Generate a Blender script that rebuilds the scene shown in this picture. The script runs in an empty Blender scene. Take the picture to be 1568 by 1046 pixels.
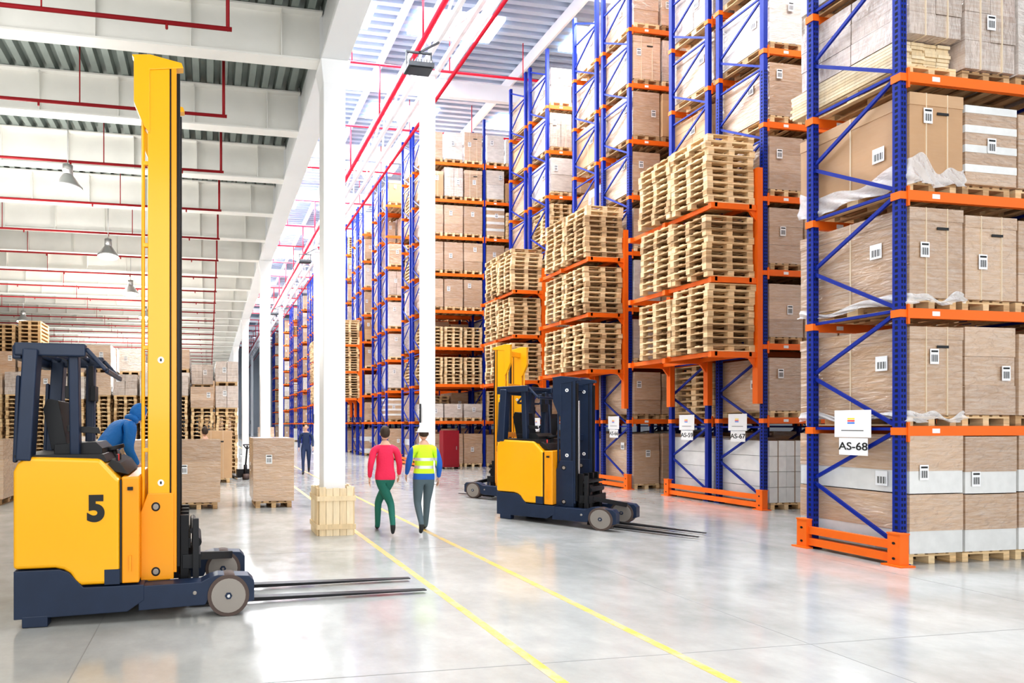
import bpy, bmesh, math, random
from mathutils import Vector, Matrix
random.seed(7)
R=random.random
def U(a,b): return a+(b-a)*random.random()
scene=bpy.context.scene
COL=scene.collection
# ------------------------------------------------------------ materials
MATS={}
def mat(name,c1,c2=None,rough=.5,metal=0,noise=0,nscale=6,stretch=(1,1,1),island=True,coat=0,bump=0,bscale=30,emit=0,c3=None,spec=.5,film=0,alpha=1):
    m=bpy.data.materials.new(name); m.use_nodes=True
    nt=m.node_tree; N=nt.nodes; L=nt.links
    b=N['Principled BSDF']
    b.inputs['Roughness'].default_value=rough; b.inputs['Metallic'].default_value=metal
    b.inputs['Specular IOR Level'].default_value=spec; b.inputs['Alpha'].default_value=alpha
    b.inputs['Base Color'].default_value=(*c1,1)
    if coat:
        b.inputs['Coat Weight'].default_value=coat; b.inputs['Coat Roughness'].default_value=.10
    if emit:
        b.inputs['Emission Color'].default_value=(*c1,1); b.inputs['Emission Strength'].default_value=emit
    col=None
    tc=N.new('ShaderNodeTexCoord'); mp=N.new('ShaderNodeMapping'); L.new(tc.outputs['Object'],mp.inputs[0])
    mp.inputs['Scale'].default_value=stretch
    if c2 is not None and island:
        g=N.new('ShaderNodeNewGeometry'); r=N.new('ShaderNodeValToRGB')
        L.new(g.outputs['Random Per Island'],r.inputs[0])
        r.color_ramp.elements[0].color=(*c1,1); r.color_ramp.elements[1].color=(*c2,1)
        if c3: 
            e=r.color_ramp.elements.new(.5); e.color=(*c3,1)
        col=r.outputs[0]
    if noise:
        n=N.new('ShaderNodeTexNoise'); n.inputs['Scale'].default_value=nscale; n.inputs['Detail'].default_value=5
        L.new(mp.outputs[0],n.inputs['Vector'])
        mr=N.new('ShaderNodeMapRange'); mr.inputs[1].default_value=.3; mr.inputs[2].default_value=.7
        mr.inputs[3].default_value=1-noise; mr.inputs[4].default_value=1+noise*.5
        L.new(n.outputs[0],mr.inputs[0])
        mx=N.new('ShaderNodeVectorMath'); mx.operation='SCALE'
        if col: L.new(col,mx.inputs[0])
        else: mx.inputs[0].default_value=c1
        L.new(mr.outputs[0],mx.inputs['Scale']); col=mx.outputs[0]
    if film:   # milky stretch-film streaks over the carton colour
        n3=N.new('ShaderNodeTexNoise'); n3.inputs['Scale'].default_value=4.0; n3.inputs['Detail'].default_value=8; n3.inputs['Roughness'].default_value=.65; n3.inputs['Distortion'].default_value=.5
        mp3=N.new('ShaderNodeMapping'); mp3.inputs['Scale'].default_value=(.8,.8,9); mp3.inputs['Rotation'].default_value=(.08,.10,0)
        L.new(tc.outputs['Object'],mp3.inputs[0]); L.new(mp3.outputs[0],n3.inputs['Vector'])
        r3=N.new('ShaderNodeMapRange'); r3.inputs[1].default_value=.42; r3.inputs[2].default_value=.85; r3.inputs[3].default_value=.04; r3.inputs[4].default_value=film
        L.new(n3.outputs[0],r3.inputs[0])
        mm=N.new('ShaderNodeMix'); mm.data_type='RGBA'; L.new(r3.outputs[0],mm.inputs[0])
        if col: L.new(col,mm.inputs[6])
        else: mm.inputs[6].default_value=(*c1,1)
        mm.inputs[7].default_value=(.80,.76,.72,1); col=mm.outputs[2]
    if col: L.new(col,b.inputs['Base Color'])
    if bump:
        n2=N.new('ShaderNodeTexNoise'); n2.inputs['Scale'].default_value=bscale; n2.inputs['Distortion'].default_value=.8; n2.inputs['Detail'].default_value=3; L.new(mp.outputs[0],n2.inputs['Vector'])
        bp=N.new('ShaderNodeBump'); bp.inputs['Strength'].default_value=bump; bp.inputs['Distance'].default_value=.02
        L.new(n2.outputs[0],bp.inputs['Height']); L.new(bp.outputs[0],b.inputs['Normal'])
        if coat:
            bp2=N.new('ShaderNodeBump'); bp2.inputs['Strength'].default_value=min(1,bump*2.4); bp2.inputs['Distance'].default_value=.05
            L.new(n2.outputs[0],bp2.inputs['Height']); L.new(bp2.outputs[0],b.inputs['Coat Normal'])
    MATS[name]=m; return m
mat('rack_blue',(.003,.022,.26),rough=.45,spec=.35)
mat('rack_orange',(.84,.16,.012),rough=.45,spec=.35)
mat('slot_dark',(.002,.003,.012),rough=.8)
mat('wood',(.76,.52,.28),(.48,.30,.15),c3=(.86,.67,.42),rough=.8,noise=.2,nscale=5,stretch=(1,1,6),spec=.2)
mat('wood_old',(.50,.32,.17),(.30,.19,.10),c3=(.64,.45,.26),rough=.85,noise=.25,nscale=5,stretch=(1,1,6),spec=.2)
mat('wood_pale',(.86,.72,.50),(.72,.55,.33),rough=.7,noise=.12,nscale=6,stretch=(4,4,.7))
mat('carton',(.50,.285,.13),(.58,.355,.18),c3=(.44,.25,.12),rough=.5,noise=.07,nscale=3,coat=.25,film=.08)
mat('carton_wrap',(.48,.30,.17),(.58,.385,.24),c3=(.42,.26,.15),rough=.30,noise=.10,nscale=4,stretch=(1,1,3),coat=1,bump=.42,bscale=5,film=.45)
mat('carton_white',(.80,.79,.76),(.68,.68,.66),rough=.45,noise=.08,coat=.4)
mat('wrap_white',(.68,.62,.56),(.56,.47,.39),rough=.25,noise=.18,nscale=4,stretch=(1,1,3),coat=1,bump=.5,bscale=6,film=.7)
mat('wrap_grey',(.44,.34,.27),(.56,.45,.38),rough=.22,noise=.18,nscale=4,stretch=(3,3,1),coat=1,bump=.5,bscale=6,film=.6)
mat('film',(.88,.89,.90),rough=.12,coat=1,bump=.6,bscale=14,noise=.05,alpha=.5)
mat('label',(.85,.85,.85),rough=.5); mat('ink',(.02,.02,.02),rough=.6)
mat('strap',(.72,.60,.44),rough=.4)
mat('tape_dark',(.25,.15,.08),rough=.4)
mat('white_paint',(.88,.89,.90),rough=.45,noise=.03,nscale=1)
mat('beam_paint',(.86,.85,.81),rough=.5,noise=.04,nscale=2)
mat('deck_grey',(.28,.32,.30),rough=.45,metal=.2,noise=.12,nscale=2)
mat('deck_light',(.48,.56,.68),rough=.4,metal=.2,noise=.1,nscale=.6)
mat('pipe_red',(.60,.01,.035),rough=.4,spec=.3); mat('pipe_dark_red',(.30,.014,.02),rough=.5,spec=.3)
mat('truck_yellow',(.92,.45,.004),rough=.3,coat=.3); mat('truck_orange',(.88,.35,.004),rough=.33,coat=.3)
mat('truck_navy',(.014,.028,.064),rough=.42,noise=.1); mat('black_plastic',(.010,.011,.014),rough=.5)
mat('black_steel',(.014,.014,.016),rough=.4,metal=.4); mat('chrome',(.6,.6,.6),rough=.25,metal=1)
mat('tyre',(.10,.07,.06),rough=.7); mat('hub',(.33,.30,.27),rough=.45,metal=.4)
mat('lamp_glow',(1,.97,.92),emit=18); mat('sky_panel',(.80,.90,1),emit=5.0)
mat('lamp_metal',(.55,.55,.55),rough=.3,metal=.7); mat('flood_dark',(.03,.035,.04),rough=.5)
mat('cloth_red',(.80,.03,.10),rough=.8,bump=.3); mat('cloth_green',(.02,.15,.11),rough=.85,bump=.3)
mat('cloth_hivis',(.62,.90,.03),rough=.7,bump=.3); mat('cloth_blue',(.02,.13,.50),rough=.8,bump=.3)
mat('cloth_navy',(.02,.035,.09),rough=.85,bump=.3); mat('cloth_grey',(.10,.14,.16),rough=.85)
mat('cloth_sky',(.005,.16,.50),rough=.6,bump=.5,bscale=14)
mat('reflective',(.75,.77,.78),rough=.25,metal=.4); mat('eye_white',(.8,.8,.8))
mat('skin',(.70,.42,.30),rough=.55); mat('hair',(.05,.03,.018),rough=.7); mat('shoe',(.02,.02,.02),rough=.6)
mat('helmet_white',(.85,.85,.85),rough=.25); mat('eye_dark',(.02,.015,.01),rough=.2); mat('lip',(.45,.18,.15),rough=.5)
mat('cabinet_red',(.25,.01,.02),rough=.4)
mat('sign_yellow',(.9,.65,.05)); mat('sign_red',(.8,.05,.05)); mat('sign_blue',(.05,.2,.7))
mat('wall_paint',(.78,.82,.87),rough=.7,noise=.05,nscale=.5)
mat('wall_dark',(.40,.37,.32),rough=.8,noise=.1,nscale=.5)
mat('joint',(.24,.24,.23),rough=.8)
def floor_mat():
    m=bpy.data.materials.new('polished_concrete'); m.use_nodes=True; nt=m.node_tree;N=nt.nodes;L=nt.links;b=N['Principled BSDF']
    tc=N.new('ShaderNodeTexCoord')
    n=N.new('ShaderNodeTexNoise'); n.inputs['Scale'].default_value=.5; n.inputs['Detail'].default_value=9; n.inputs['Roughness'].default_value=.62
    L.new(tc.outputs['Object'],n.inputs['Vector'])
    r=N.new('ShaderNodeValToRGB'); e=r.color_ramp.elements
    e[0].position=.34; e[0].color=(.34,.345,.33,1); e[1].position=.66; e[1].color=(.49,.49,.47,1)
    L.new(n.outputs[0],r.inputs[0])
    n2=N.new('ShaderNodeTexNoise'); n2.inputs['Scale'].default_value=2.6; n2.inputs['Detail'].default_value=11; n2.inputs['Roughness'].default_value=.68
    L.new(tc.outputs['Object'],n2.inputs['Vector'])
    mr=N.new('ShaderNodeMapRange'); mr.inputs[1].default_value=.3; mr.inputs[2].default_value=.7; mr.inputs[3].default_value=.88; mr.inputs[4].default_value=1.05
    L.new(n2.outputs[0],mr.inputs[0])
    s=N.new('ShaderNodeVectorMath'); s.operation='SCALE'; L.new(r.outputs[0],s.inputs[0]); L.new(mr.outputs[0],s.inputs['Scale'])
    L.new(s.outputs[0],b.inputs['Base Color']); b.inputs['Specular IOR Level'].default_value=.9
    rr=N.new('ShaderNodeMapRange'); rr.inputs[1].default_value=.3; rr.inputs[2].default_value=.7; rr.inputs[3].default_value=.08; rr.inputs[4].default_value=.22; L.new(n2.outputs[0],rr.inputs[0]); L.new(rr.outputs[0],b.inputs['Roughness'])
    MATS['floor']=m
    m=bpy.data.materials.new('worn_line'); m.use_nodes=True; nt=m.node_tree;N=nt.nodes;L=nt.links;b=N['Principled BSDF']
    tc=N.new('ShaderNodeTexCoord'); n=N.new('ShaderNodeTexNoise'); n.inputs['Scale'].default_value=6; n.inputs['Detail'].default_value=9; n.inputs['Roughness'].default_value=.78
    L.new(tc.outputs['Object'],n.inputs['Vector']); r=N.new('ShaderNodeValToRGB'); e=r.color_ramp.elements
    e[0].position=.38; e[0].color=(.48,.44,.34,1); e[1].position=.58; e[1].color=(.72,.47,.10,1); L.new(n.outputs[0],r.inputs[0]); L.new(r.outputs[0],b.inputs['Base Color'])
    b.inputs['Roughness'].default_value=.3; MATS['line']=m
floor_mat()
# ------------------------------------------------------------ mesh builder
class MB:
    def __init__(s): s.v=[];s.f=[];s.m=[];s.mats=[];s.sm=[]
    def mi(s,n):
        if n not in s.mats: s.mats.append(n)
        return s.mats.index(n)
    def hexa(s,c,m):
        b=len(s.v); s.v+=c; i=s.mi(m)
        for q in ((0,3,2,1),(4,5,6,7),(0,1,5,4),(1,2,6,5),(2,3,7,6),(3,0,4,7)):
            s.f.append(tuple(b+k for k in q)); s.m.append(i); s.sm.append(False)
    def bx(s,x0,x1,y0,y1,z0,z1,m):
        s.hexa([(x0,y0,z0),(x1,y0,z0),(x1,y1,z0),(x0,y1,z0),(x0,y0,z1),(x1,y0,z1),(x1,y1,z1),(x0,y1,z1)],m)
    def box(s,cx,cy,cz,sx,sy,sz,m,rot=0,org=None):
        hx,hy,hz=sx/2,sy/2,sz/2
        if rot==0: return s.bx(cx-hx,cx+hx,cy-hy,cy+hy,cz-hz,cz+hz,m)
        ox,oy=org if org else (cx,cy); c,sn=math.cos(rot),math.sin(rot)
        P=[]
        for z in (cz-hz,cz+hz):
            for a,b in ((-hx,-hy),(hx,-hy),(hx,hy),(-hx,hy)):
                x=cx+a-ox;y=cy+b-oy; P.append((ox+x*c-y*sn,oy+x*sn+y*c,z))
        s.hexa(P,m)
    def bar(s,p,q,w,h,m):
        p=Vector(p);q=Vector(q);d=(q-p).normalized()
        up=Vector((0,0,1)) if abs(d.z)<.95 else Vector((0,1,0))
        a=d.cross(up).normalized()*w/2; b=a.cross(d).normalized()*h/2
        P=[tuple(p-a-b),tuple(p+a-b),tuple(p+a+b),tuple(p-a+b),tuple(q-a-b),tuple(q+a-b),tuple(q+a+b),tuple(q-a+b)]
        s.hexa(P,m)
    def cyl(s,p,q,r,m,n=12,r2=None,caps=True):
        if r2 is None:r2=r
        p=Vector(p);q=Vector(q);d=(q-p).normalized(); up=Vector((0,0,1)) if abs(d.z)<.95 else Vector((0,1,0))
        a=d.cross(up).normalized(); b=a.cross(d).normalized(); k=len(s.v); i=s.mi(m)
        for c,rr in ((p,r),(q,r2)):
            for t in range(n):
                an=2*math.pi*t/n; s.v.append(tuple(c+(a*math.cos(an)+b*math.sin(an))*rr))
        for t in range(n):
            u=(t+1)%n; s.f.append((k+t,k+u,k+n+u,k+n+t)); s.m.append(i); s.sm.append(True)
        if caps:
            s.f.append(tuple(k+t for t in reversed(range(n)))); s.m.append(i); s.sm.append(False)
            s.f.append(tuple(k+n+t for t in range(n))); s.m.append(i); s.sm.append(False)
    def prism(s,pts,y0,y1,m):   # pts in xz
        k=len(s.v);n=len(pts);i=s.mi(m)
        s.v+=[(x,y0,z) for x,z in pts]+[(x,y1,z) for x,z in pts]
        s.f.append(tuple(range(k,k+n))); s.f.append(tuple(reversed(range(k+n,k+2*n)))); s.m+=[i,i]; s.sm+=[False,False]
        for t in range(n):
            u=(t+1)%n; s.f.append((k+u,k+t,k+n+t,k+n+u)); s.m.append(i); s.sm.append(False)
    def sph(s,c,r,m,nu=16,nv=10,v0=-90,v1=90):
        k=len(s.v);i=s.mi(m)
        for a in range(nv+1):
            la=math.radians(v0+(v1-v0)*a/nv)
            for b in range(nu):
                lo=2*math.pi*b/nu
                s.v.append((c[0]+r[0]*math.cos(la)*math.cos(lo),c[1]+r[1]*math.cos(la)*math.sin(lo),c[2]+r[2]*math.sin(la)))
        for a in range(nv):
            for b in range(nu):
                d=(b+1)%nu; s.f.append((k+a*nu+b,k+a*nu+d,k+(a+1)*nu+d,k+(a+1)*nu+b)); s.m.append(i); s.sm.append(True)
    def quad(s,P,m):
        k=len(s.v); s.v+=P; s.f.append((k,k+1,k+2,k+3)); s.m.append(s.mi(m)); s.sm.append(False)
    def build(s,name,parent=None,bevel=0,loc=(0,0,0),sx=1):
        me=bpy.data.meshes.new(name); me.from_pydata([tuple(p) for p in s.v],[],s.f)
        me.polygons.foreach_set('material_index',s.m); me.polygons.foreach_set('use_smooth',s.sm)
        for n in s.mats: me.materials.append(MATS[n])
        me.update(); o=bpy.data.objects.new(name,me); COL.objects.link(o); o.location=loc; o.scale[0]=sx
        if parent: o.parent=parent
        if bevel:
            b=o.modifiers.new('bevel','BEVEL'); b.width=bevel; b.segments=3; b.limit_method='ANGLE'; b.angle_limit=math.radians(35)
        return o
def empty(name,loc=(0,0,0),rz=0,sc=1):
    e=bpy.data.objects.new(name,None); COL.objects.link(e); e.location=loc; e.rotation_euler[2]=rz; e.scale=(sc,)*3; e.empty_display_size=.3; return e
def text(name,body,size,parent,loc,rot,matn,offset=0):
    c=bpy.data.curves.new(name,'FONT'); c.body=body; c.size=size; c.align_x='CENTER'; c.align_y='CENTER'; c.extrude=.001; c.offset=offset
    c.materials.append(MATS[matn]); o=bpy.data.objects.new(name,c); COL.objects.link(o); o.parent=parent; o.location=loc; o.rotation_euler=rot; return o
# ------------------------------------------------------------ pallets and goods
def pallet(mb,cx,cy,z,wx=.8,wy=1.2,along='y',rot=0,m='wood',lod=1):
    O=(cx,cy)
    def B(a,b,zz,sa,sb,sz):
        if along=='y': mb.box(cx+a,cy+b,z+zz,sa,sb,sz,m,rot,O)
        else: mb.box(cx+b,cy+a,z+zz,sb,sa,sz,m,rot,O)
    w,l=(wx,wy) if along=='y' else (wy,wx)
    if lod:
        for k in range(5): B(-w/2+.06+k*(w-.12)/4,0,.133,.12,l,.022)
        for b in (-l/2+.07,0,l/2-.07): B(0,b,.111,w,.14,.022)
        for a in (-w/2+.05,0,w/2-.05):
            for b in (-l/2+.07,0,l/2-.07): B(a,b,.061,.1,.14,.078)
            B(a,0,.011,.1,l,.022)
    else:
        B(0,0,.122,w,l,.044)
        for a in (-w/2+.05,0,w/2-.05):
            for b in (-l/2+.07,l/2-.07): B(a,b,.061,.1,.14,.078)
            B(a,0,.011,.1,l,.022)
def label(mb,x,y,z,w=.14,h=.2,face='y'):
    if face=='y':
        mb.bx(x-w/2,x+w/2,y-.004,y,z-h/2,z+h/2,'label')
        mb.bx(x-w*.38,x+w*.38,y-.006,y-.004,z+h*.28,z+h*.4,'ink')
        for i in range(7):
            a=x-w*.38+i*w*.115; mb.bx(a,a+w*(.03+.04*(i%2)),y-.006,y-.004,z-h*.35,z+h*.12,'ink')
    else:
        mb.bx(x-.004,x,y-w/2,y+w/2,z-h/2,z+h/2,'label')
        for i in range(7):
            a=y-w*.38+i*w*.115; mb.bx(x-.006,x-.004,a,a+w*(.03+.04*(i%2)),z-h*.35,z+h*.12,'ink')
def goods(mb,cx,cy,z,w,d,h,style,lod=1,lab=True):
    pallet(mb,cx,cy,z,.8,max(1.2,d-.1),lod=lod,m='wood' if R()<.6 else 'wood_old')
    z0=z+.146; x0,x1,y0,y1=cx-w/2,cx+w/2,cy-d/2,cy+d/2
    if style in('carton','fcarton'):
        cm='carton' if style=='carton' else 'carton_wrap'
        mb.bx(x0,x1,y0,y1,z0,z0+h*.86,cm); mb.bx(x0-.006,x1+.006,y0-.006,y1+.006,z0+h*.86,z0+h,cm)
        if lod:
            for a in (.3,.7):
                xx=x0+w*a; mb.bx(xx-.005,xx+.005,y0-.01,y1+.01,z0-.01,z0+h+.004,'strap')
            yy=y0+d*.5; mb.bx(x0-.01,x1+.01,yy-.006,yy+.006,z0-.01,z0+h+.006,'strap')
            mb.bx(x0+w*.5,x0+w*.72,y0-.012,y0-.008,z0+h*.76,z0+h*.79,'ink')
    elif style=='twin':
        for k in range(2):
            a=z0+k*h/2
            mb.bx(x0,x1,y0,y1,a+.004,a+h*.19,'carton_white'); mb.bx(x0-.004,x1+.004,y0-.004,y1+.004,a+h*.19,a+h*.5-.01,'carton_wrap')
    elif style=='grid':
        n=3 if h<1.0 else 4
        for k in range(n):
            for j in range(2):
                for i in range(2):
                    ax=x0+i*w/2;ay=y0+j*d/2;az=z0+k*h/n
                    mb.bx(ax+.004,ax+w/2-.004,ay+.004,ay+d/2-.004,az+.003,az+h/n-.003,'carton' if R()<.9 else 'carton_white')
    elif style=='stripe':
        n=4
        for k in range(n):
            a=z0+k*h/n
            mb.bx(x0,x1,y0,y1,a,a+h/n*.62,'carton_wrap'); mb.bx(x0-.004,x1+.004,y0-.004,y1+.004,a+h/n*.62,a+h/n,'carton_white')
    elif style=='white':
        n=4
        for k in range(n):
            for i in range(2):
                mb.bx(x0+i*w/2+.003,x0+(i+1)*w/2-.003,y0,y1,z0+k*h/n+.004,z0+(k+1)*h/n-.004,'carton_white')
        for a in (.25,.75): mb.bx(x0+w*a-.008,x0+w*a+.008,y0-.005,y1+.005,z0,z0+h+.004,'tape_dark')
    elif style=='wrap': 
        for k in range(3): 
            e=U(0,.012); mb.bx(x0+e,x1-e,y0+e,y1-e,z0+k*h/3+.002,z0+(k+1)*h/3,'carton_wrap')
    elif style=='wrapwhite':
        for k in range(2): 
            e=U(0,.02); mb.bx(x0+e,x1-e,y0+e,y1-e,z0+k*h/2+.002,z0+(k+1)*h/2,'wrap_white')
    elif style in('grey','planks'):
        if style=='planks':
            for k in range(8):
                for i in range(4): mb.bx(x0+i*w/4+.004,x0+(i+1)*w/4-.004,y0+.12+U(0,.03),y1+.16+U(-.03,.03),z0+k*.045+.002,z0+(k+1)*.045-.002,'wood_pale')
            z0+=.37; h-=.37
        for k in range(3):
            for i in range(2):
                for j in range(2):
                    e=U(.002,.012)
                    mb.bx(x0+i*w/2+e,x0+(i+1)*w/2-e,y0+j*d/2+e,y0+(j+1)*d/2-e,z0+k*h/3+.003,z0+(k+1)*h/3-.002,'wrap_grey')
        if lod:
            for a in (.3,.72): mb.bx(x0+w*a-.005,x0+w*a+.005,y0-.006,y1+.006,z0-.01,z0+h+.004,'strap')
    elif style=='pallets':
        n=int(h/.146)
        for k in range(n): pallet(mb,cx+U(-.015,.015),cy+U(-.015,.015),z0+k*.146,.8,1.2,lod=lod,m='wood')
    if lab and style in('carton','fcarton','wrap','grid','wrapwhite','twin','stripe','grey'):
        label(mb,x0+w*U(.15,.8),y0-.012,z0+h*U(.45,.8))
        if lod: label(mb,x0-.012,y0+d*U(.2,.5),z0+h*U(.4,.8),face='x')
STY=['fcarton','carton','wrap','wrap','wrap','grid','wrapwhite','wrap','fcarton','stripe','wrapwhite','grey','pallets']
LV=[2.0+1.6*k for k in range(9)]
LV1=[1.83+1.545*k for k in range(9)]
TOP=15.2
def frame(mb,x,y0,y1,top,slots=False):
    for y in (y0,y1):
        mb.box(x,y,top/2,.10,.09,top,'rack_blue')
        mb.box(x,y,.012,.16,.14,.024,'rack_blue')
        if slots:
            z=.25
            while z<min(top,9.5):
                mb.bx(x-.032,x-.010,y-.047,y-.044,z,z+.04,'slot_dark'); mb.bx(x+.010,x+.032,y-.047,y-.044,z,z+.04,'slot_dark')
                mb.bx(x-.052,x-.049,y-.015,y+.015,z,z+.042,'slot_dark'); z+=.075
    z=.25;s=0
    mb.bar((x,y0,z),(x,y1,z),.045,.045,'rack_blue')
    while z+.78<top:
        a,b=(y0,y1) if s==0 else (y1,y0)
        mb.bar((x,a,z),(x,b,z+.75),.035,.045,'rack_blue'); z+=.78; s^=1
        if s==0: mb.bar((x,y0,z-.02),(x,y1,z-.02),.035,.04,'rack_blue')
def guard(mb,x,y0,y1):
    for y in (y0,y1):
        mb.box(x-.08,y,.21,.14,.14,.42,'rack_orange'); mb.box(x-.08,y,.01,.24,.22,.02,'rack_orange')
        mb.box(x-.08,y,.425,.155,.155,.02,'rack_orange')
        for z in (.1,.3): mb.cyl((x-.155,y,z),(x-.145,y,z),.018,'black_steel',8)
    for z in (.10,.27): mb.box(x-.08,(y0+y1)/2,z,.07,y1-y0,.11,'rack_orange')
def half(name,parent,x0,y0,nb,slots=False,lod=1,styles=None,dd=1.2,skip=0.05,nl=8,lv=LV):
    D=1.1; mb=MB(); y1=y0+D
    for i in range(nb+1): frame(mb,x0+i*2.85,y0,y1,TOP,slots and i==0)
    for z in lv[:nl]:
        for i in range(nb):
            for y in (y0-.035,y1+.035):
                mb.bx(x0+i*2.85+.05,x0+(i+1)*2.85-.05,y-.025,y+.025,z-.13,z,'rack_orange')
                for xx in (x0+i*2.85+.055,x0+(i+1)*2.85-.055): mb.box(xx,y-.004,z-.08,.03,.06,.26,'rack_orange')
                if lod: mb.box(x0+i*2.85+.5,y-.027,z-.065,.12,.004,.06,'label')
        for y in (y0,y1): mb.box(x0-.01,y,z-.07,.11,.11,.1,'rack_orange')
    mb.build('uprights_and_beams',parent)
    gb=MB()
    for k,z in enumerate([0]+lv[:nl]):
        for i in range(nb):
            for j in range(3):
                cx=x0+.52+j*.905+i*2.85; cy=(y0+y1)/2+(dd-1.2)/2
                if styles and i==0 and k in styles:
                    st,h=styles[k][j%len(styles[k])]
                    goods(gb,cx,cy,z+.001,.86,dd,h,st,lod)
                    continue
                if R()<skip: continue
                st=random.choice(STY); h=U(1.02,1.28)
                if st=='grid': h=U(.7,1.2)
                if k==0: h=U(1.2,1.5); st=random.choice(['twin','white','wrap','fcarton','wrap'])
                goods(gb,cx,cy,z+.001,U(.80,.87),U(1.15,1.25),h,st,lod)
    gb.build('stored_goods',parent)
def sign_plate(parent,x,y,z,txt):
    mb=MB(); mb.bx(x-.012,x-.006,y-.23,y+.23,z-.19,z+.19,'label')
    mb.bx(x-.014,x-.012,y-.03,y+.06,z+.06,z+.08,'sign_yellow'); mb.bx(x-.014,x-.012,y-.03,y+.06,z+.03,z+.05,'sign_red')
    mb.bx(x-.014,x-.012,y-.03,y+.06,z-.0,z+.02,'sign_blue'); mb.bx(x-.014,x-.012,y-.14,y+.14,z-.10,z-.09,'ink')
    mb.bx(x-.012,x-.006,y-.19,y+.17,z-.44,z-.2,'label')
    mb.build('sign_plate',parent)
    text('sign_text',txt,.15,parent,(x-.014,y-.01,z-.32),(math.pi/2,0,-math.pi/2),'ink',.002)
# rack 1 (single, near right)
e=empty('pallet_rack')
sty={0:[('twin',1.58),('twin',1.55),('twin',1.58)],1:[('fcarton',1.16),('wrap',1.18),('fcarton',1.1)],2:[('fcarton',1.18),('fcarton',1.12),('wrap',1.1)],
     3:[('carton',1.14),('stripe',1.05),('wrap',1.0)],4:[('planks',1.25),('grey',1.15),('wrapwhite',1.1)],5:[('white',1.2),('wrap',1.2),('carton',1.2)]}
half('r',e,8.97,6.22,2,True,1,sty,dd=1.40,skip=0,lv=LV1)
mb=MB(); guard(mb,8.97,6.18,7.36); mb.build('end_guard',e)
sign_plate(e,8.90,6.72,1.86,'AS-68')
def film_skirt(parent,x0,x1,y0,y1,z,h):
    mb=MB(); path=[]
    n=60
    for i in range(n+1): path.append((x0,y1+(y0-y1)*i/n,-1,0))
    for i in range(1,n+1): path.append((x0+(x1-x0)*i/n,y0,0,-1))
    nv=12; k=len(mb.v); i_=mb.mi('film'); m_=len(path)
    ph=[U(0,6.28) for _ in range(5)]
    for t,(px,py,nx,ny) in enumerate(path):
        top=h*(.7+.25*math.sin(t*.09+ph[0])+.10*math.sin(t*.23+ph[1]))
        for v in range(nv):
            f=v/(nv-1); off=.012+.05*(1-f)*(.5+.5*math.sin(t*.5+ph[2]+v*.8))+.02*(.5+.5*math.sin(t*.9+v*1.9+ph[3]))*(1-f)
            mb.v.append((px+nx*off,py+ny*off,z-.06*(.5+.5*math.sin(t*.17+ph[4]))+top*f))
    for t in range(m_-1):
        for v in range(nv-1):
            a=k+t*nv+v; mb.f.append((a,a+nv,a+nv+1,a+1)); mb.m.append(i_); mb.sm.append(True)
    mb.build('stretch_film',parent)
film_skirt(e,9.06,9.92,6.17,7.57,LV1[2]+.10,.42)
film_skirt(e,9.06,9.92,6.17,7.57,LV1[1]+.10,.16)
film_skirt(e,9.06,9.92,6.17,7.57,LV1[0]+.10,.14)
# ---- double racks
CZ=[3.42,5.02,6.60]
def cantilever(parent,x0,y0):
    mb=MB()
    for y in (y0+.02,y0+1.28,y0+2.4):
        mb.box(x0-.13,y,4.85,.13,.12,5.1,'rack_orange')
        for z in CZ:
            mb.bx(x0-1.32,x0-.07,y-.04,y+.04,z-.13,z-.01,'rack_orange')
            mb.hexa([(x0-.35,y-.02,z-.15),(x0-.19,y-.02,z-.35),(x0-.19,y+.02,z-.35),(x0-.35,y+.02,z-.15),(x0-.45,y-.02,z-.13),(x0-.19,y-.02,z-.13),(x0-.19,y+.02,z-.13),(x0-.45,y+.02,z-.13)],'rack_orange')
    for z in CZ:
        for xx in (x0-1.2,x0-.35): mb.bx(xx-.03,xx+.03,y0-.02,y0+2.42,z-.10,z-.003,'rack_orange')
    mb.build('cantilever_arms',parent)
    gb=MB()
    for li,z in enumerate(CZ):
        for cy in (y0+.49,y0+1.48):
            jx=U(-.03,.03);n=10
            if li<2 and R()<.5: n=9
            for k in range(n):
                pallet(gb,x0-.80+jx+U(-.03,.03),cy+U(-.012,.012),z+.001+k*.1455,1.16,.96,along='x',rot=U(-.014,.014),m='wood' if R()<.7 else 'wood_old')
    gb.build('empty_pallet_stacks',parent)
rows=[(11.88,10.72,1),(11.88,14.75,1),(11.88,18.8,1),(9.05,23.6,0),(9.05,28.6,0),(9.05,33.2,0),(9.05,37.4,0),(9.05,41.5,0),(9.05,45.6,0),(9.05,50,0),(9.05,56,0),(9.05,62,0),(9.05,70,0),(9.05,80,0)]
for n,(x,y,c) in enumerate(rows):
    e=empty('pallet_rack')
    lod=1 if n<4 else 0
    if n==0: sty={0:[('white',1.35)],1:[('wrap',1.15)],2:[('wrap',1.15)],3:[('wrap',1.2)],4:[('wrap',1.15)],5:[('wrap',1.15)],6:[('wrapwhite',1.2)]}
    elif n==3: sty={0:[('wrap',1.3)],1:[('wrapwhite',.6)],2:[('pallets',1.1)],3:[('pallets',.8)],4:[('wrap',1.2)],5:[('wrap',1.2)],6:[('wrap',1.2)]}
    else: sty=None
    nb=3 if n<8 else 2
    half('a',e,x,y,nb,n<2,lod,sty)
    half('b',e,x,y+1.4,nb,False,lod if n<2 else 0,None)
    if lod:
        mb=MB(); guard(mb,x,y-.03,y+2.53); mb.build('end_guard',e)
    if c: cantilever(e,x,y)
    if c: 
        sign_plate(e,x-.07,y+.55,1.9,'AS-6%d'%(7-n)); sign_plate(e,x-.07,y+1.95,1.9,'AS-5%d'%(9-n))
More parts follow.
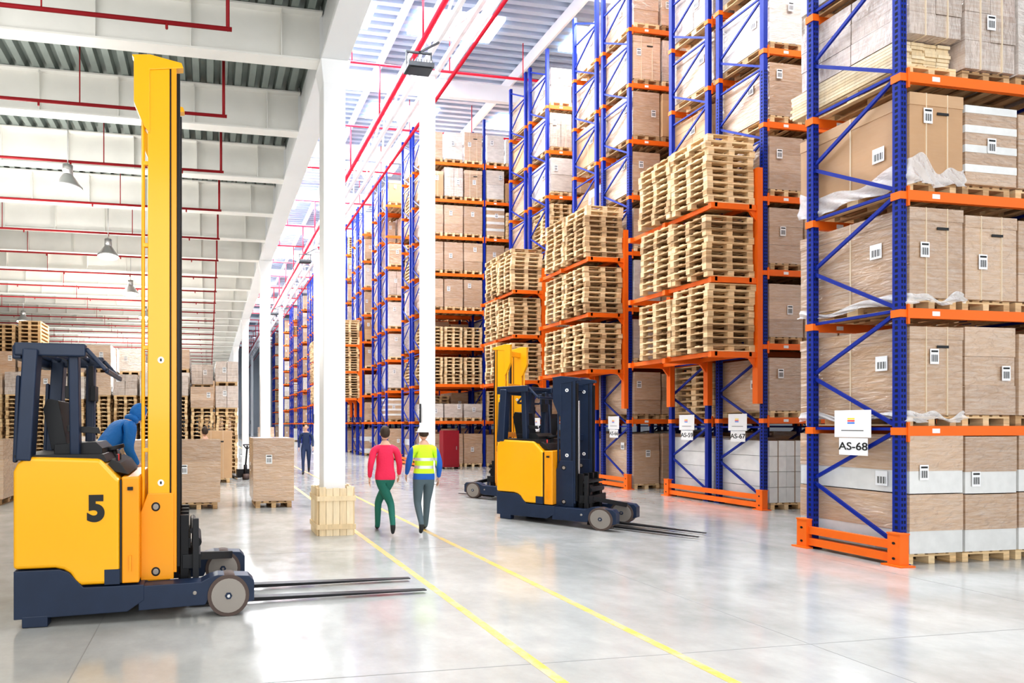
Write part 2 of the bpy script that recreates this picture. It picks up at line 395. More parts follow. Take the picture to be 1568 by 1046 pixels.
for (x,y) in ((9.05,33.2),(9.05,41.5)):
    e=empty('pallet_stack_bracket'); cantilever(e,x,y)
# ------------------------------------------------------------ room
mb=MB(); mb.bx(-30,45,-8,115,-.2,0,'floor'); mb.build('floor')
mb=MB()
for x in (-7,-1,5,8.4): mb.bx(x-.004,x+.004,-7,110,0,.0012,'joint')
for y in (4.1,8.2,13,19,25,31,37,43): mb.bx(-20,8.4,y-.004,y+.004,0,.0012,'joint')
mb.build('floor_joints')
mb=MB()
for x in (2.5,3.72): mb.bx(x-.045,x+.045,-5,100,.0,.002,'line')
mb.build('floor_marking_lines')
mb=MB(); mb.bx(-30,45,112,112.3,0,18,'wall_paint'); mb.build('wall_back')
mb=MB(); mb.bx(-30.3,-30,-8,112,0,9.2,'wall_dark'); mb.build('wall_left')
mb=MB(); mb.bx(45,45.3,-8,112,0,18,'wall_paint'); mb.build('wall_right')
mb=MB(); mb.bx(2.0,2.15,-8,112,9.35,17.4,'wall_paint'); mb.build('wall_upper')
def deck(x0,x1,y0,y1,z,axis,pitch,depth,m,name):
    mb=MB(); a=x0 if axis=='x' else y0; A=x1 if axis=='x' else y1; pts=[]
    while a<A:
        pts+=[(a,z),(a+pitch*.45,z),(a+pitch*.55,z+depth),(a+pitch*.9,z+depth)]; a+=pitch
    for (p,q) in zip(pts,pts[1:]):
        if axis=='x': mb.quad([(p[0],y0,p[1]),(q[0],y0,q[1]),(q[0],y1,q[1]),(p[0],y1,p[1])],m)
        else: mb.quad([(x0,p[0],p[1]),(x0,q[0],q[1]),(x1,q[0],q[1]),(x1,p[0],p[1])],m)
    mb.bx(x0,x1,y0,y1,z+depth+.01,z+depth+.1,m)
    mb.build(name)
deck(-30,2.0,-8,112,8.86,'x',.28,.14,'deck_grey','ceiling_low')
deck(2.1,45,-8,112,17.1,'y',.4,.16,'deck_light','ceiling')
mb=MB(); y=9.67-2.4*5
while y<110:
    mb.bx(-29.9,1.9,y-.008,y+.008,8.03,8.82,'beam_paint')
    mb.bx(-29.9,1.9,y-.13,y+.13,8.0,8.03,'beam_paint'); mb.bx(-29.9,1.9,y-.13,y+.13,8.82,8.85,'beam_paint')
    x=1.2
    while x>-24: mb.bx(x-.01,x+.01,y-.12,y+.12,8.03,8.82,'beam_paint'); x-=1.5
    y+=2.4
mb.build('ceiling_beams')
mb=MB(); mb.bx(1.93,2.25,-8,111,8.05,9.3,'white_paint'); mb.bx(1.86,2.32,-8,111,7.98,8.05,'white_paint')
y=9.67-2.4*5
while y<110: mb.bx(2.25,2.31,y-.02,y+.02,8.05,9.3,'white_paint'); mb.bx(1.87,1.93,y-.02,y+.02,8.05,9.3,'white_paint'); y+=2.4
mb.build('trim_girder')
mb=MB(); y=8.45
while y<90:
    mb.cyl((-28,y,7.62),(.33,y,7.62),.03,'pipe_dark_red',8)
    mb.cyl((.27,y,7.6),(.27,y,8.84),.028,'pipe_dark_red',8)
    for x in (-2.3,-6,-10): mb.cyl((x,y,7.62),(x,y,8.84),.012,'pipe_dark_red',6)
    x=-.6
    while x>-14: mb.cyl((x,y,7.62),(x,y,7.53),.02,'pipe_dark_red',6); x-=2.4
    y+=2.4
mb.build('sprinkler_pipes')
for k in range(9):
    y=9.67+12*k; mb=MB()
    mb.bx(1.90,2.28,y-.19,y+.19,0,7.98,'white_paint'); mb.bx(1.80,2.38,y-.29,y+.29,0,.03,'white_paint')
    mb.hexa([(1.9,y-.19,7.6),(2.28,y-.19,7.6),(2.28,y+.19,7.6),(1.9,y+.19,7.6),(1.84,y-.25,7.98),(2.36,y-.25,7.98),(2.36,y+.25,7.98),(1.84,y+.25,7.98)],'white_paint')
    mb.build('steel_column',bevel=.015)
mb=MB()
for i in range(5):
    a=1.80+i*.116
    for yy in (9.35,9.95): mb.bx(a+.003,a+.113,yy-.015,yy+.015,0.0,.80+U(-.02,.02),'wood_pale')
    b=9.37+i*.116
    for xx in (1.785,2.395): mb.bx(xx-.015,xx+.015,b+.003,b+.113,0,.80+U(-.02,.02),'wood_pale')
for z in (.15,.62): mb.bx(1.76,2.42,9.315,9.333,z-.04,z+.04,'wood_pale'); mb.bx(1.752,1.768,9.33,9.97,z-.04,z+.04,'wood_pale')
mb.build('wooden_column_guard')
RC=[-1.4,17.2,35.8,54.4,73,91.6]
for y in RC[1:]:
    mb=MB(); mb.bx(6.58,6.96,y-.19,y+.19,0,12.8,'white_paint'); mb.bx(6.5,7.04,y-.27,y+.27,0,.03,'white_paint')
    mb.bx(6.5,7.04,y-.3,y+.3,12.7,12.8,'white_paint')
    mb.bar((6.77,y,13.9),(9.6,y,15.9),.16,.16,'white_paint')
    mb.cyl((6.54,y,1.9),(6.54,y,2.5),.03,'ink',8)
    mb.build('steel_column',bevel=.015)
mb=MB()
for x in (6.5,7.04): 
    mb.bar((x,-6,12.88),(x,111,12.88),.12,.14,'white_paint')
mb.bar((6.77,-6,14.3),(6.77,111,14.3),.2,.16,'white_paint')
y=-6
while y<100:
    for x in (6.5,7.04):
        mb.bar((x,y,12.9),(6.77,y+1.2,14.25),.06,.06,'white_paint'); mb.bar((6.77,y+1.2,14.25),(x,y+2.4,12.9),.06,.06,'white_paint')
    mb.bar((6.5,y,12.88),(7.04,y,12.88),.05,.05,'white_paint'); y+=2.4
y=-1.4
while y<110:
    mb.bx(2.15,44,y-.1,y+.1,15.9,16.6,'white_paint'); y+=6.2
mb.build('roof_truss')
mb=MB(); x=4
while x<44: mb.bx(x-.05,x+.05,-7,111,16.6,17.1,'white_paint'); x+=3
mb.build('roof_purlins')
mb=MB()
mb.cyl((6.25,-6,13.2),(6.25,110,13.2),.08,'pipe_red',10); mb.cyl((7.35,-6,12.5),(7.35,110,12.5),.055,'pipe_red',10)
y=3
while y<100:
    mb.cyl((3,y,15.2),(44,y,15.2),.045,'pipe_red',8)
    mb.cyl((6.25,y,13.2),(6.25,y,15.2),.035,'pipe_red',8)
    for x in (3.4,5.2,9,12,15): mb.cyl((x,y,15.2),(x,y,16.6),.02,'pipe_red',6)
    y+=4.4
mb.build('fire_sprinkler_pipes')
mb=MB(); y=1.5
while y<105:
    for x0,x1 in ((2.9,6.0),(7.6,11),(14,20)): mb.bx(x0,x1,y,y+1.3,17.02,17.098,'sky_panel')
    y+=6.2
mb.build('skylight_strips')
# ------------------------------------------------------------ lamps
def dome_lamp(x,y,z,pw=0):
    e=empty('pendant_lamp',(x,y,z)); mb=MB()
    mb.cyl((0,0,.05),(0,0,.30),.30,'lamp_metal',24,r2=.12,caps=False); mb.cyl((0,0,.30),(0,0,.52),.11,'lamp_metal',16)
    mb.cyl((0,0,.0),(0,0,.05),.31,'lamp_metal',24); mb.cyl((0,0,-.03),(0,0,.0),.28,'lamp_glow',24)
    mb.cyl((0,0,.52),(0,0,8.85-z),.012,'lamp_metal',6)
    mb.build('shade',e)
    if pw:
        l=bpy.data.lights.new('bulb','POINT'); l.energy=pw; l.shadow_soft_size=.25; l.color=(1,.97,.92)
        o=bpy.data.objects.new('bulb',l); COL.objects.link(o); o.parent=e; o.location=(0,0,-.35)
for y in (13.0,18,23,28,34,40,48,56): dome_lamp(-3,y,6.9,{13:120,18:160}.get(int(y),330))
for y in (10.5,20,30,42): dome_lamp(-9,y,6.9)
def flood(x,y,z):
    e=empty('floodlight',(x,y,z)); mb=MB()
    mb.box(0,0,0,.75,.45,.12,'flood_dark'); 
    for i in range(9): mb.box(-.32+i*.08,0,.10,.02,.4,.1,'flood_dark')
    mb.box(0,0,-.07,.62,.36,.02,'flood_dark')
    mb.bar((-.36,0,0),(-.36,0,.45),.04,.04,'flood_dark'); mb.bar((.36,0,0),(.36,0,.45),.04,.04,'flood_dark'); mb.bar((-.38,0,.45),(.38,0,.45),.05,.05,'flood_dark')
    mb.bar((0,0,.45),(.6,0,.80),.05,.05,'flood_dark')
    mb.build('housing',e)
for y in (15.5,35,52): flood(5.85,y,11.9)
# ------------------------------------------------------------ reach truck
def truck(loc,rz,mast=5.4,tip=4.05,num='5',my='truck_yellow',mo='truck_orange'):
    E=empty('reach_truck',loc,rz); H=.62; S=.945
    b=MB()
    b.prism([(.0,.53),(.0,1.42),(.04,1.50),(.12,1.555),(.80,1.53),(.96,1.36),(.99,1.34),(.99,.36),(.62,.36),(.57,.385),(.52,.47),(.46,.51),(.38,.53)],-H,H,'truck_yellow')
    b.build('body_shell',E,bevel=.035,sx=S)
    b=MB(); b.prism([(1.0,.36),(1.0,1.36),(1.17,1.36),(1.17,.36)],-H+.01,H-.01,'truck_orange'); b.build('battery_panel',E,bevel=.015,sx=S)
    b=MB(); b.box(1.085,-H-.0,1.25,.05,.03,.03,'black_plastic'); b.box(1.085,-H,.55,.02,.02,.15,'truck_orange')
    b.bx(.985,1.003,-H+.004,H-.004,.37,1.33,'black_plastic')
    b.prism([(.0,1.545),(.0,1.57),(.82,1.57),(.86,1.50)],-H+.05,H-.05,'black_plastic')
    b.bx(.84,.985,-H-.003,H+.003,.36,.50,'truck_navy'); b.build('panel_trim',E,sx=S)
    c=MB()
    c.prism([(.01,.08),(.01,.52),(.40,.52),(.48,.49),(.55,.41),(.61,.345),(1.15,.345),(1.15,.20),(1.0,.10)],-H-.008,H+.008,'truck_navy')
    for s in (-1,1):
        yy=s*(H-.09); 
        c.prism([(1.1,.10),(1.1,.33),(1.68,.34),(1.76,.38),(1.84,.40),(2.14,.38),(2.19,.33),(2.19,.14),(2.12,.12),(2.10,.24),(1.78,.24),(1.72,.12)],yy-.09,yy+.09,'truck_navy')
        c.box(.19,s*(H-.06),.055,.22,.14,.10,'truck_navy')
        c.cyl((1.62,yy-.1,.24),(1.62,yy+.1,.24),.02,'hub',10)
    c.build('chassis',E,bevel=.012)
    w=MB()
    for s in (-1,1):
        yy=s*(H-.09)
        w.cyl((1.94,yy-.10,.20),(1.94,yy+.10,.20),.20,'tyre',32); w.cyl((1.94,yy-.105,.20),(1.94,yy+.105,.20),.165,'hub',28); w.cyl((1.94,yy-.115,.20),(1.94,yy+.115,.20),.035,'truck_navy',6)
        w.cyl((1.94,yy-.12,.20),(1.94,yy+.12,.20),.015,'chrome',8)
        w.cyl((.19,s*(H-.10)-.04,.06),(.19,s*(H-.10)+.04,.06),.06,'tyre',16)
    w.cyl((.55,-.12,.17),(.55,.12,.17),.17,'tyre',24)
    w.build('wheels',E)
    m=MB()
    for s in (-1,1):
        y=s*.40
        m.bx(1.24,1.46,y-.035,y+.035,.30,mast,my)
        m.bx(1.46,1.475,y-.04,y+.04,.36,mast-.02,'black_steel'); m.bx(1.475,1.53,y-.04,y+.03,.40,mast-.05,mo); m.bx(1.53,1.565,y-.03,y+.03,.45,mast-.1,'black_steel')
        m.prism([(1.10,mast-.42),(1.10,mast),(1.08,mast+.03),(1.26,mast+.05),(1.58,mast),(1.60,mast-.05),(1.26,mast-.1),(1.26,mast-.72),(1.2,mast-.65)],y-.045,y+.045,my)
        m.cyl((1.19,y,1.0),(1.19,y,mast-.5),.02,my,10)
        for z in (1.6,2.6,3.6,4.4):
            if z<mast-.5: m.bx(1.18,1.25,y-.02,y+.02,z-.02,z+.02,my)
        m.prism([(1.17,.34),(1.17,1.0),(1.24,1.18),(1.50,1.18),(1.50,.34)],y-.055,y+.055,mo if my!='truck_navy' else my)
        for z in (.42,1.05): m.cyl((1.32,y-.06,z),(1.32,y+.06,z),.045,'black_steel',18); m.cyl((1.32,y-.065,z),(1.32,y+.065,z),.03,'hub',18)
        for z in (1.28,2.48):
            if z<mast: m.cyl((1.37,y-.037,z),(1.37,y+.037,z),.035,'label',18); m.box(1.37,y,z,.02,.08,.03,'ink')
    for z in (.5,1.6,2.8,4.0,mast-.15):
        if z<mast: m.bx(1.28,1.36,-.37,.37,z-.06,z+.06,mo)
    m.cyl((1.40,0,.4),(1.40,0,mast-.4),.04,'chrome',12)
    for x in (1.30,1.34): m.cyl((x,.1,.5),(x,.1,mast-.3),.012,'black_plastic',6)
    m.build('mast',E,bevel=.006,sx=S)
    f=MB()
    f.bx(1.50,1.58,-.38,.38,.12,.22,'black_steel'); f.bx(1.50,1.58,-.38,.38,.62,.72,'black_steel')
    for y in (-.36,-.12,.12,.36): f.bx(1.48,1.56,y-.03,y+.03,.12,.95,'black_steel')
    for z in (.32,.5,.8): f.bx(1.46,1.56,-.3,.3,z-.03,z+.03,'black_plastic')
    f.cyl((1.60,-.42,.80),(1.60,.42,.80),.03,'black_steel',10); f.bx(1.60,1.66,-.44,-.38,.3,.92,'black_plastic'); f.bx(1.50,1.68,-.40,.40,.42,.56,'black_plastic')
    f.cyl((1.64,-.3,.66),(1.64,.3,.66),.05,'black_plastic',12)
    f.bar((1.66,-.2,.50),(2.02,.42,.36),.06,.08,'black_plastic')
    for y in (-.24,.24):
        f.bx(1.60,1.65,y-.06,y+.06,.03,.75,'black_steel')
        k=[(1.60,y-.06,.025),(tip,y-.035,.03),(tip,y+.035,.03),(1.60,y+.06,.025),(1.60,y-.06,.075),(tip,y-.035,.04),(tip,y+.035,.04),(1.60,y+.06,.075)]
        f.hexa(k,'black_steel')
    f.build('fork_carriage',E,bevel=.004)
    g=MB()
    for s in (-1,1):
        y=s*(H-.08)
        g.bar((.09,y,1.52),(.15,y,2.54),.13,.19,'truck_navy')
        g.bar((.50,y*.72,1.52),(.50,y*.85,2.50),.09,.13,'truck_navy')
        g.bar((-.0,y,1.5),(.03,y,2.3),.04,.05,'truck_navy')
        g.bar((.0,y,2.54),(.62,y,2.54),.10,.12,'truck_navy')
        g.bar((.62,y,2.56),(.80,y,2.36),.05,.04,'truck_navy')
    for i in range(6): g.bar((.06+i*.1,-H+.1,2.56),(.06+i*.1,H-.1,2.56),.035,.05,'truck_navy')
    g.bar((.80,-H+.1,2.36),(.80,H-.1,2.36),.04,.05,'truck_navy')
    g.bx(-.02,.06,-H+.05,H-.05,2.45,2.58,'truck_navy')
    g.build('overhead_guard',E,bevel=.015)
    s=MB()
    s.prism([(.30,1.56),(.30,1.66),(.68,1.68),(.74,1.62),(.74,1.56)],-.38,.30,'black_plastic')
    s.prism([(.26,1.60),(.18,2.0),(.22,2.10),(.32,2.08),(.40,1.66)],-.30,.26,'black_plastic')
    s.prism([(.42,1.78),(.42,1.84),(.70,1.82),(.72,1.76)],-.40,-.33,'black_plastic')
    s.cyl((.84,.1,1.36),(.78,.1,1.60),.03,'black_plastic',10); s.cyl((.78,.1,1.58),(.77,.1,1.62),.12,'black_plastic',20)
    s.prism([(.78,1.42),(.84,1.52),(.92,1.48),(1.0,1.37)],-.5,.5,'black_plastic')
    for i in range(4): s.cyl((.88,-.40+i*.08,1.46),(.88,-.40+i*.08,1.56),.012,'sign_red' if i==1 else 'black_plastic',8)
    s.bar((.52,.32,2.1),(.52,.32,2.48),.05,.05,'black_plastic'); s.box(.56,.28,2.18,.05,.2,.16,'black_plastic')
    s.bar((.42,-.3,2.12),(.42,-.3,2.48),.03,.03,'black_plastic'); s.box(.42,-.3,2.16,.05,.14,.12,'black_plastic')
    s.build('seat_and_controls',E,bevel=.02)
    if num: text('fleet_number',num,.32,E,(.72,-H-.004,1.06),(math.pi/2,0,0),'ink',.016)
    return E
truck((-1.77,6.16,0),math.radians(1.5),mast=5.40,tip=4.12)
truck((6.15,11.0,0),math.radians(-56),mast=2.7,tip=3.3,num='',my='truck_navy',mo='truck_navy')
truck((8.1,12.25,0),math.radians(122),mast=3.75,tip=2.6,num='')
# ------------------------------------------------------------ floor goods
def floor_load(name,x,y,w,d,h,style,rot=0):
    e=empty(name,(x,y,0),rot); mb=MB(); goods(mb,0,0,0,w,d,h,style,1); mb.build('load',e)
floor_load('wrapped_pallet_load',1.42,13.3,.92,1.2,1.40,'wrap')
floor_load('wrapped_pallet_load',-.22,13.3,.95,1.2,1.36,'wrap')
floor_load('wrapped_pallet_load',-1.3,13.4,.95,1.2,1.36,'wrap')
floor_load('wrapped_pallet_load',-2.4,13.2,.95,1.2,1.36,'wrapwhite')
floor_load('wrapped_pallet_load',-5.1,14.6,.95,1.2,1.36,'wrap')
floor_load('wrapped_pallet_load',-3.8,17.5,.95,1.2,1.36,'wrapwhite')
floor_load('wrapped_pallet_load',.25,19.0,.95,1.2,1.5,'carton')
floor_load('wrapped_pallet_load',4.3,44.0,1.2,1.2,1.5,'wrap')
e=empty('block_stacked_stock'); mb=MB()
for r,y in enumerate((22.5,23.9,25.4)):
    x=-17.0
    while x<1.0:
        n=random.choice([16,18,19,20]) if x<-.5 else 16
        for k in range(n): pallet(mb,x+U(-.02,.02),y+U(-.02,.02),k*.146,.8,1.2,lod=1 if r==0 else 0,m='wood' if R()<.75 else 'wood_old')
        z=n*.146
        kk=2 if r else random.choice([1,2])
        for q in range(kk):
            h=U(.75,.9); goods(mb,x,y,z+.002,.86,1.2,h,random.choice(['wrap','grey','wrap','wrapwhite']),0); z+=h+.15
        if r==1 and -8<x<-6.5:
            for k in range(7): pallet(mb,x,y,z+.002+k*.146,.8,1.2,lod=0,m='wood_old')
        x+=.93
mb.build('stock',e)
e=empty('block_stacked_stock'); mb=MB()
for x,y in ((-.1,28),(.8,28),(.9,30),(.9,32),(.9,34.5),(.8,37)):
    z=0
    for q in range(3):
        h=U(.9,1.2); goods(mb,x,y,z,.86,1.2,h,random.choice(['wrap','carton','pallets','pallets']),0); z+=h+.15
mb.build('stock',e)
e=empty('hand_pallet_truck',(1.18,19.5,0),math.radians(100)); mb=MB()
for y in (-.19,.19): mb.bx(0,1.15,y-.08,y+.08,.05,.10,'black_steel'); mb.cyl((1.0,y-.06,.04),(1.0,y+.06,.04),.04,'tyre',12)
mb.bx(-.15,.05,-.27,.27,.08,.35,'black_steel'); mb.cyl((-.2,-.1,.1),(-.2,.1,.1),.1,'tyre',16); mb.cyl((-.15,0,.1),(-.15,0,.5),.06,'black_steel',12)
mb.bar((-.15,0,.4),(-.42,0,1.15),.05,.04,'black_steel'); mb.bar((-.42,-.14,1.18),(-.42,.14,1.18),.035,.035,'black_plastic'); mb.bar((-.42,-.14,1.18),(-.39,0,1.02),.03,.03,'black_plastic'); mb.bar((-.42,.14,1.18),(-.39,0,1.02),.03,.03,'black_plastic')
mb.build('pallet_truck_parts',e)
e=empty('fire_hose_cabinet',(9.9,22.7,0)); mb=MB(); mb.bx(-.35,.35,-.2,.2,.08,1.6,'cabinet_red'); mb.bx(-.30,.30,-.215,-.2,.15,1.5,'cabinet_red'); mb.bx(.2,.24,-.24,-.215,.8,.95,'chrome')
for x in (-.3,.3): mb.bx(x-.03,x+.03,-.15,.15,0,.08,'black_steel')
mb.build('cabinet',e,bevel=.008)
e=empty('pallet_stack',(-1.35,7.85,0)); mb=MB()
for k in range(3): pallet(mb,0,0,k*.146,.8,1.2,m='wood')
mb.build('pallets',e)
# ------------------------------------------------------------ people
def skinmesh(name,verts,edges,radii,parent,sub=2,root=0):
    me=bpy.data.meshes.new(name); me.from_pydata(verts,edges,[]); o=bpy.data.objects.new(name,me); COL.objects.link(o)
    s=o.modifiers.new('skin','SKIN'); s.use_smooth_shade=True
    for i,r in enumerate(radii):
        sv=me.skin_vertices[0].data[i]; sv.radius=r if isinstance(r,tuple) else (r,r); sv.use_root=(i==root)
    o.modifiers.new('sub','SUBSURF').levels=sub; o.modifiers['sub'].render_levels=sub
    dg=bpy.context.evaluated_depsgraph_get(); ev=o.evaluated_get(dg); nm=bpy.data.meshes.new_from_object(ev)
    bpy.data.objects.remove(o); o=bpy.data.objects.new(name,nm); COL.objects.link(o); o.parent=parent
    nm.polygons.foreach_set('use_smooth',[True]*len(nm.polygons)); return o
def person(name,loc,rz,top,pants,head='helmet',vest=None,ph=1,sc=1.0,lean=0,bulk=1.0,arms='walk',mir=1):
    E=empty(name,loc,rz,sc); th=math.radians(lean)
    def T(p,f=1.0):
        a=th*f; y,z=p[1],p[2]-.95
        return (p[0],y*math.cos(a)+z*math.sin(a),.95-y*math.sin(a)+z*math.cos(a))
    if ph:
        A=[(mir*.10,.20,.51),(mir*.10,.30,.10),(mir*.10,.36,.05),(mir*.11,.47,.035)]; B=[(-mir*.10,.04,.49),(-mir*.10,-.26,.20),(-mir*.10,-.27,.13),(-mir*.105,-.20,.045)]
    else:
        A=[(.11,.03,.50),(.12,.0,.10),(.12,.04,.05),(.13,.17,.035)]; B=[(-.11,.03,.50),(-.13,-.02,.10),(-.13,.02,.05),(-.15,.15,.035)]
    if arms=='walk':
        a1=[(.245,-.07,1.15),(.255,.03,.92)]; a2=[(-.245,.05,1.16),(-.25,.20,.96)]
        if mir<0: a1,a2=[(-p[0],p[1],p[2]) for p in a2],[(-p[0],p[1],p[2]) for p in a1]
    else: a1=[(.26,.10,1.16),(.20,.36,1.12)]; a2=[(-.26,.12,1.16),(-.16,.38,1.10)]
    a1=[T(p) for p in a1]; a2=[T(p) for p in a2]
    V=[(0,0,.96),T((0,0,1.10),.7),T((0,0,1.25)),T((0,-.005,1.39)),T((0,0,1.49)),T((0,.015,1.56)),
       T((.10,-.01,1.415)),T((.185,-.01,1.395)),*a1,T((-.10,-.01,1.415)),T((-.185,-.01,1.395)),*a2,
       (.09,0,.89),*A,(-.09,0,.89),*B]
    Ed=[(0,1),(1,2),(2,3),(3,4),(4,5),(3,6),(6,7),(7,8),(8,9),(3,10),(10,11),(11,12),(12,13),(0,14),(14,15),(15,16),(16,17),(17,18),(0,19),(19,20),(20,21),(21,22),(22,23)]
    k=bulk
    leg=[(.105,.115),.066,.047,(.045,.045),(.045,.028)]
    Rr=[(.15*k,.115*k),(.14*k,.11*k),(.16*k,.12*k),(.15*k,.105*k),.062,.055,(.085*k,.08*k),.068*k,.052*k,.034,(.085*k,.08*k),.068*k,.052*k,.034,*leg,*leg]
    o=skinmesh('body',V,Ed,Rr,E)
    me=o.data; names=[top,pants,'skin','shoe',vest or top,'reflective']
    for n in names: me.materials.append(MATS[n])
    ax=Vector((0,math.sin(th),math.cos(th)))
    bm=bmesh.new(); bm.from_mesh(me)
    def cut(co,no): bmesh.ops.bisect_plane(bm,geom=bm.verts[:]+bm.edges[:]+bm.faces[:],plane_co=co,plane_no=no)
    cut((0,0,.90),(0,0,1)); base=Vector((0,0,.95))
    for h in ([1.475]+([1.0,1.08,1.13,1.21,1.26] if vest else [])): cut(base+ax*(h-.95),ax)
    if vest: cut((.195,0,0),(1,0,0)); cut((-.195,0,0),(1,0,0))
    bm.to_mesh(me); bm.free()
    hn=[Vector(a1[1]),Vector(a2[1])]; feet=[Vector(A[1]),Vector(B[1])]
    for p in me.polygons:
        p.use_smooth=True
        c=p.center; i=0; h=.95+(c-base).dot(ax)
        arm=min((c-q).length for q in hn)<.22 and abs(c.x)>.195 
        if c.z<.90 and not arm and abs(c.x)<.215: i=1
        for q,t in ((feet[0],A[3]),(feet[1],B[3])):
            if ((c-Vector(t)).length<.17 and c.z<q.z) or (c-Vector(t)).length<.10: i=3
        if h>1.475 and abs(c.x)<.10: i=2
        if vest and 1.0<h<1.475 and abs(c.x)<.195: 
            i=4
            if 1.08<h<1.13 or 1.21<h<1.26: i=5
        p.material_index=i
    for s,w,el in ((1,a1[1],a1[0]),(-1,a2[1],a2[0])):
        V=[(0,0,.02),(0,.006,-.03),(0,.008,-.07)];Ed=[(0,1),(1,2)];Rr=[(.024,.024),(.016,.034),(.015,.038)]
        for q,(fy,ln) in enumerate(((-.033,.060),(-.011,.074),(.011,.080),(.033,.070))):
            b=len(V); V+=[(0,fy*.95,-.088),(-s*.008,fy*1.05,-.088-ln*.5),(-s*.026,fy*1.05,-.088-ln*.92)]; Ed+=[(2,b),(b,b+1),(b+1,b+2)]; Rr+=[.0095,.009,.0075]
        b=len(V); V+=[(-s*.004,.036,-.035),(-s*.014,.058,-.065),(-s*.02,.062,-.092)]; Ed+=[(1,b),(b,b+1),(b+1,b+2)]; Rr+=[.012,.010,.008]
        h=skinmesh('hand',V,Ed,Rr,E,1); h.data.materials.append(MATS['skin'])
        d=(Vector(w)-Vector(el)).normalized(); q=Vector((0,0,-1)).rotation_difference(d); h.rotation_mode='QUATERNION'; h.rotation_quaternion=q; h.location=w
    m=MB(); nu,nv=32,24; i_=m.mi('skin')
    for a in range(nv+1):
        la=math.radians(-90+180*a/nv)
        for b in range(nu):
            lo=2*math.pi*b/nu; cx,cy,cz=math.cos(la)*math.cos(lo),math.cos(la)*math.sin(lo),math.sin(la)
            x,y,z=cx*.078,cy*.097,cz*.120
            if z<0:
                f=1+z*1.7; x*=f; y*=(1+z*1.0) if y>0 else (1+z*3.4)
            if y>0:
                nx=math.exp(-(x/.011)**2); 
                y+=nx*.024*math.exp(-((z+.024)/.014)**2)+nx*.012*math.exp(-((z+.004)/.022)**2)
                y+=.006*math.exp(-(x/.022)**2)*math.exp(-((z+.062)/.009)**2)+.007*math.exp(-(x/.022)**2)*math.exp(-((z+.098)/.014)**2)
                for sx in (-1,1): y-=.009*math.exp(-((x-sx*.031)/.014)**2-((z-.006)/.012)**2)
                y+=.005*math.exp(-((z-.026)/.009)**2)*math.exp(-(x/.05)**2)
            m.v.append((x,y,z))
    for a in range(nv):
        for b in range(nu):
            d=(b+1)%nu; m.f.append((a*nu+b,a*nu+d,(a+1)*nu+d,(a+1)*nu+b)); m.m.append(i_); m.sm.append(True)
    for s in (-1,1):
        m.sph((s*.078,-.006,-.008),(.010,.020,.032),'skin',10,8); m.sph((s*.084,-.002,-.008),(.006,.011,.020),'skin',8,6)
        m.sph((s*.031,.080,.005),(.013,.009,.008),'eye_white',10,8); m.sph((s*.031,.0865,.005),(.006,.004,.006),'eye_dark',8,6)
        m.sph((s*.032,.091,.027),(.018,.005,.004),'hair',10,6)
    m.sph((0,.092,-.062),(.023,.007,.0065),'lip',12,6)
    if head=='helmet':
        m.sph((0,-.008,.022),(.102,.122,.112),'helmet_white',28,10,0,90); m.cyl((0,.0,.018),(0,.0,.028),.128,'helmet_white',28)
        m.sph((0,.07,.022),(.085,.085,.010),'helmet_white',20,6); m.sph((0,-.02,.0),(.081,.094,.07),'hair',20,10,-60,60)
        m.sph((0,-.008,.06),(.012,.118,.085),'helmet_white',10,12)
    elif head=='hood':
        m.sph((0,-.022,.01),(.094,.105,.128),'cloth_sky',24,14); m.sph((0,-.05,-.11),(.12,.085,.06),'cloth_sky',20,10)
    else:
        m.sph((0,-.013,.022),(.084,.102,.108),'hair',26,12,-8,90); m.sph((0,-.030,.0),(.081,.085,.08),'hair',22,10)
    hd=m.build('head',E,loc=T((0,.03,1.665))); hd.rotation_euler[0]=-th*.8
    return E
AW=math.radians
person('warehouse_worker',(2.95,9.4,0),AW(-12),'cloth_red','cloth_green','hair',None,1,1.02,mir=-1,bulk=1.06)
person('warehouse_worker',(3.62,9.35,0),AW(-8),'cloth_blue','cloth_grey','helmet','cloth_hivis',1,1.02,bulk=1.15)
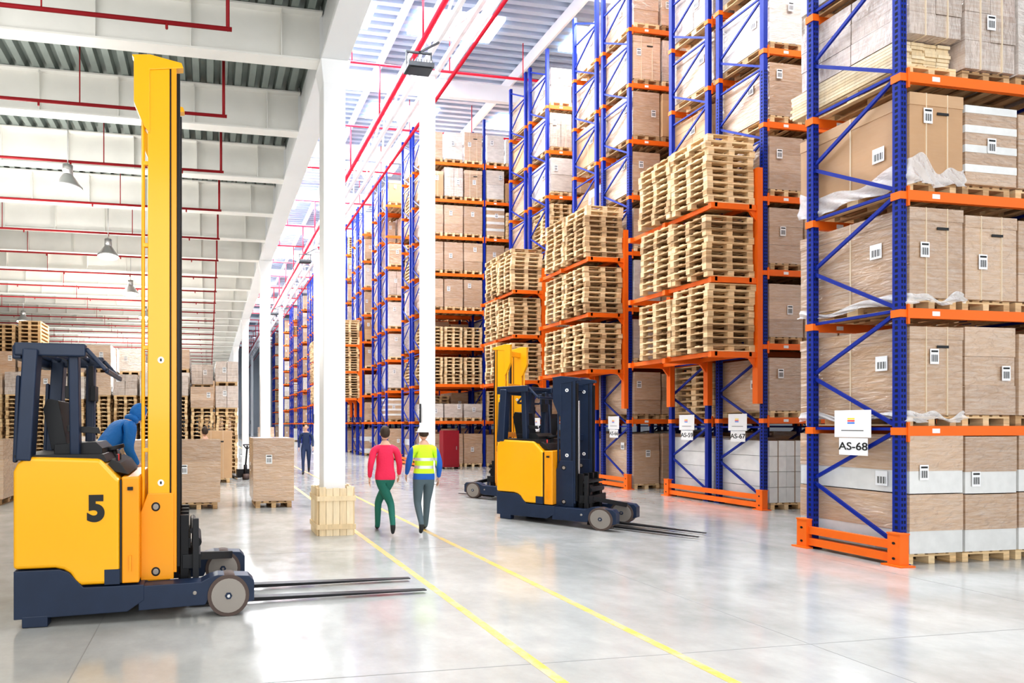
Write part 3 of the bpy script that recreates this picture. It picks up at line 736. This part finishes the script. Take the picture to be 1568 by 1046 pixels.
person('warehouse_worker',(3.6,21.3,0),AW(170),'cloth_navy','cloth_navy','hair',None,1,1.05)
person('warehouse_worker',(-1.36,7.64,.438),AW(-55),'cloth_sky','cloth_navy','hood',None,0,1.06,lean=42,bulk=1.3,arms='fwd')
person('warehouse_worker',(-.1,14.9,0),AW(20),'cloth_navy','cloth_navy','hair',None,0,1.0)
# ------------------------------------------------------------ lighting
w=bpy.data.worlds.new('world'); scene.world=w; w.use_nodes=True; w.node_tree.nodes['Background'].inputs[0].default_value=(.92,.96,1,1); w.node_tree.nodes['Background'].inputs[1].default_value=.95
def area(name,loc,sx,sy,pw,rot=(0,0,0),col=(1,.98,.95)):
    l=bpy.data.lights.new(name,'AREA'); l.shape='RECTANGLE'; l.size=sx; l.size_y=sy; l.energy=pw; l.color=col
    o=bpy.data.objects.new(name,l); COL.objects.link(o); o.location=loc; o.rotation_euler=rot
for y in (3,12,22,34,48,64): area('high_bay_light',(5,y,16.4),3,6,{3:900,12:1450,22:2000}.get(y,3200),col=(.94,.97,1))
for y in (6,16,28,42): area('high_bay_light',(13,y,16.4),8,1.2,1500,col=(.94,.97,1))
for y in (3,12,24,40,60): area('low_bay_light',(-5,y,7.5),3,3,200 if y<20 else 500,col=(1,.97,.91))
for y in (5,14,26,42,62): area('added_ceiling_fill',(-6,y,6.2),8,6,380 if y<30 else 600,(math.pi,0,0),col=(1,.98,.94))  # added unseen fill, aimed up to brighten the low ceiling and beams
area('added_front_fill',(2,-6,6),18,8,1050,(math.radians(80),0,0))  # added fill from behind the camera for camera-facing surfaces, not a real fixture
# ------------------------------------------------------------ camera
cam=bpy.data.cameras.new('camera'); co=bpy.data.objects.new('camera',cam); COL.objects.link(co)
co.location=(0,0,1.85); co.rotation_euler=(math.pi/2,0,math.radians(-9.1)); cam.sensor_width=36; cam.lens=20.2; cam.shift_x=.206; cam.shift_y=.081; cam.clip_end=300
scene.camera=co
scene.view_settings.view_transform='Standard'; scene.view_settings.exposure=-.08
try: scene.view_settings.look='Medium High Contrast'
except Exception: scene.view_settings.look='None'
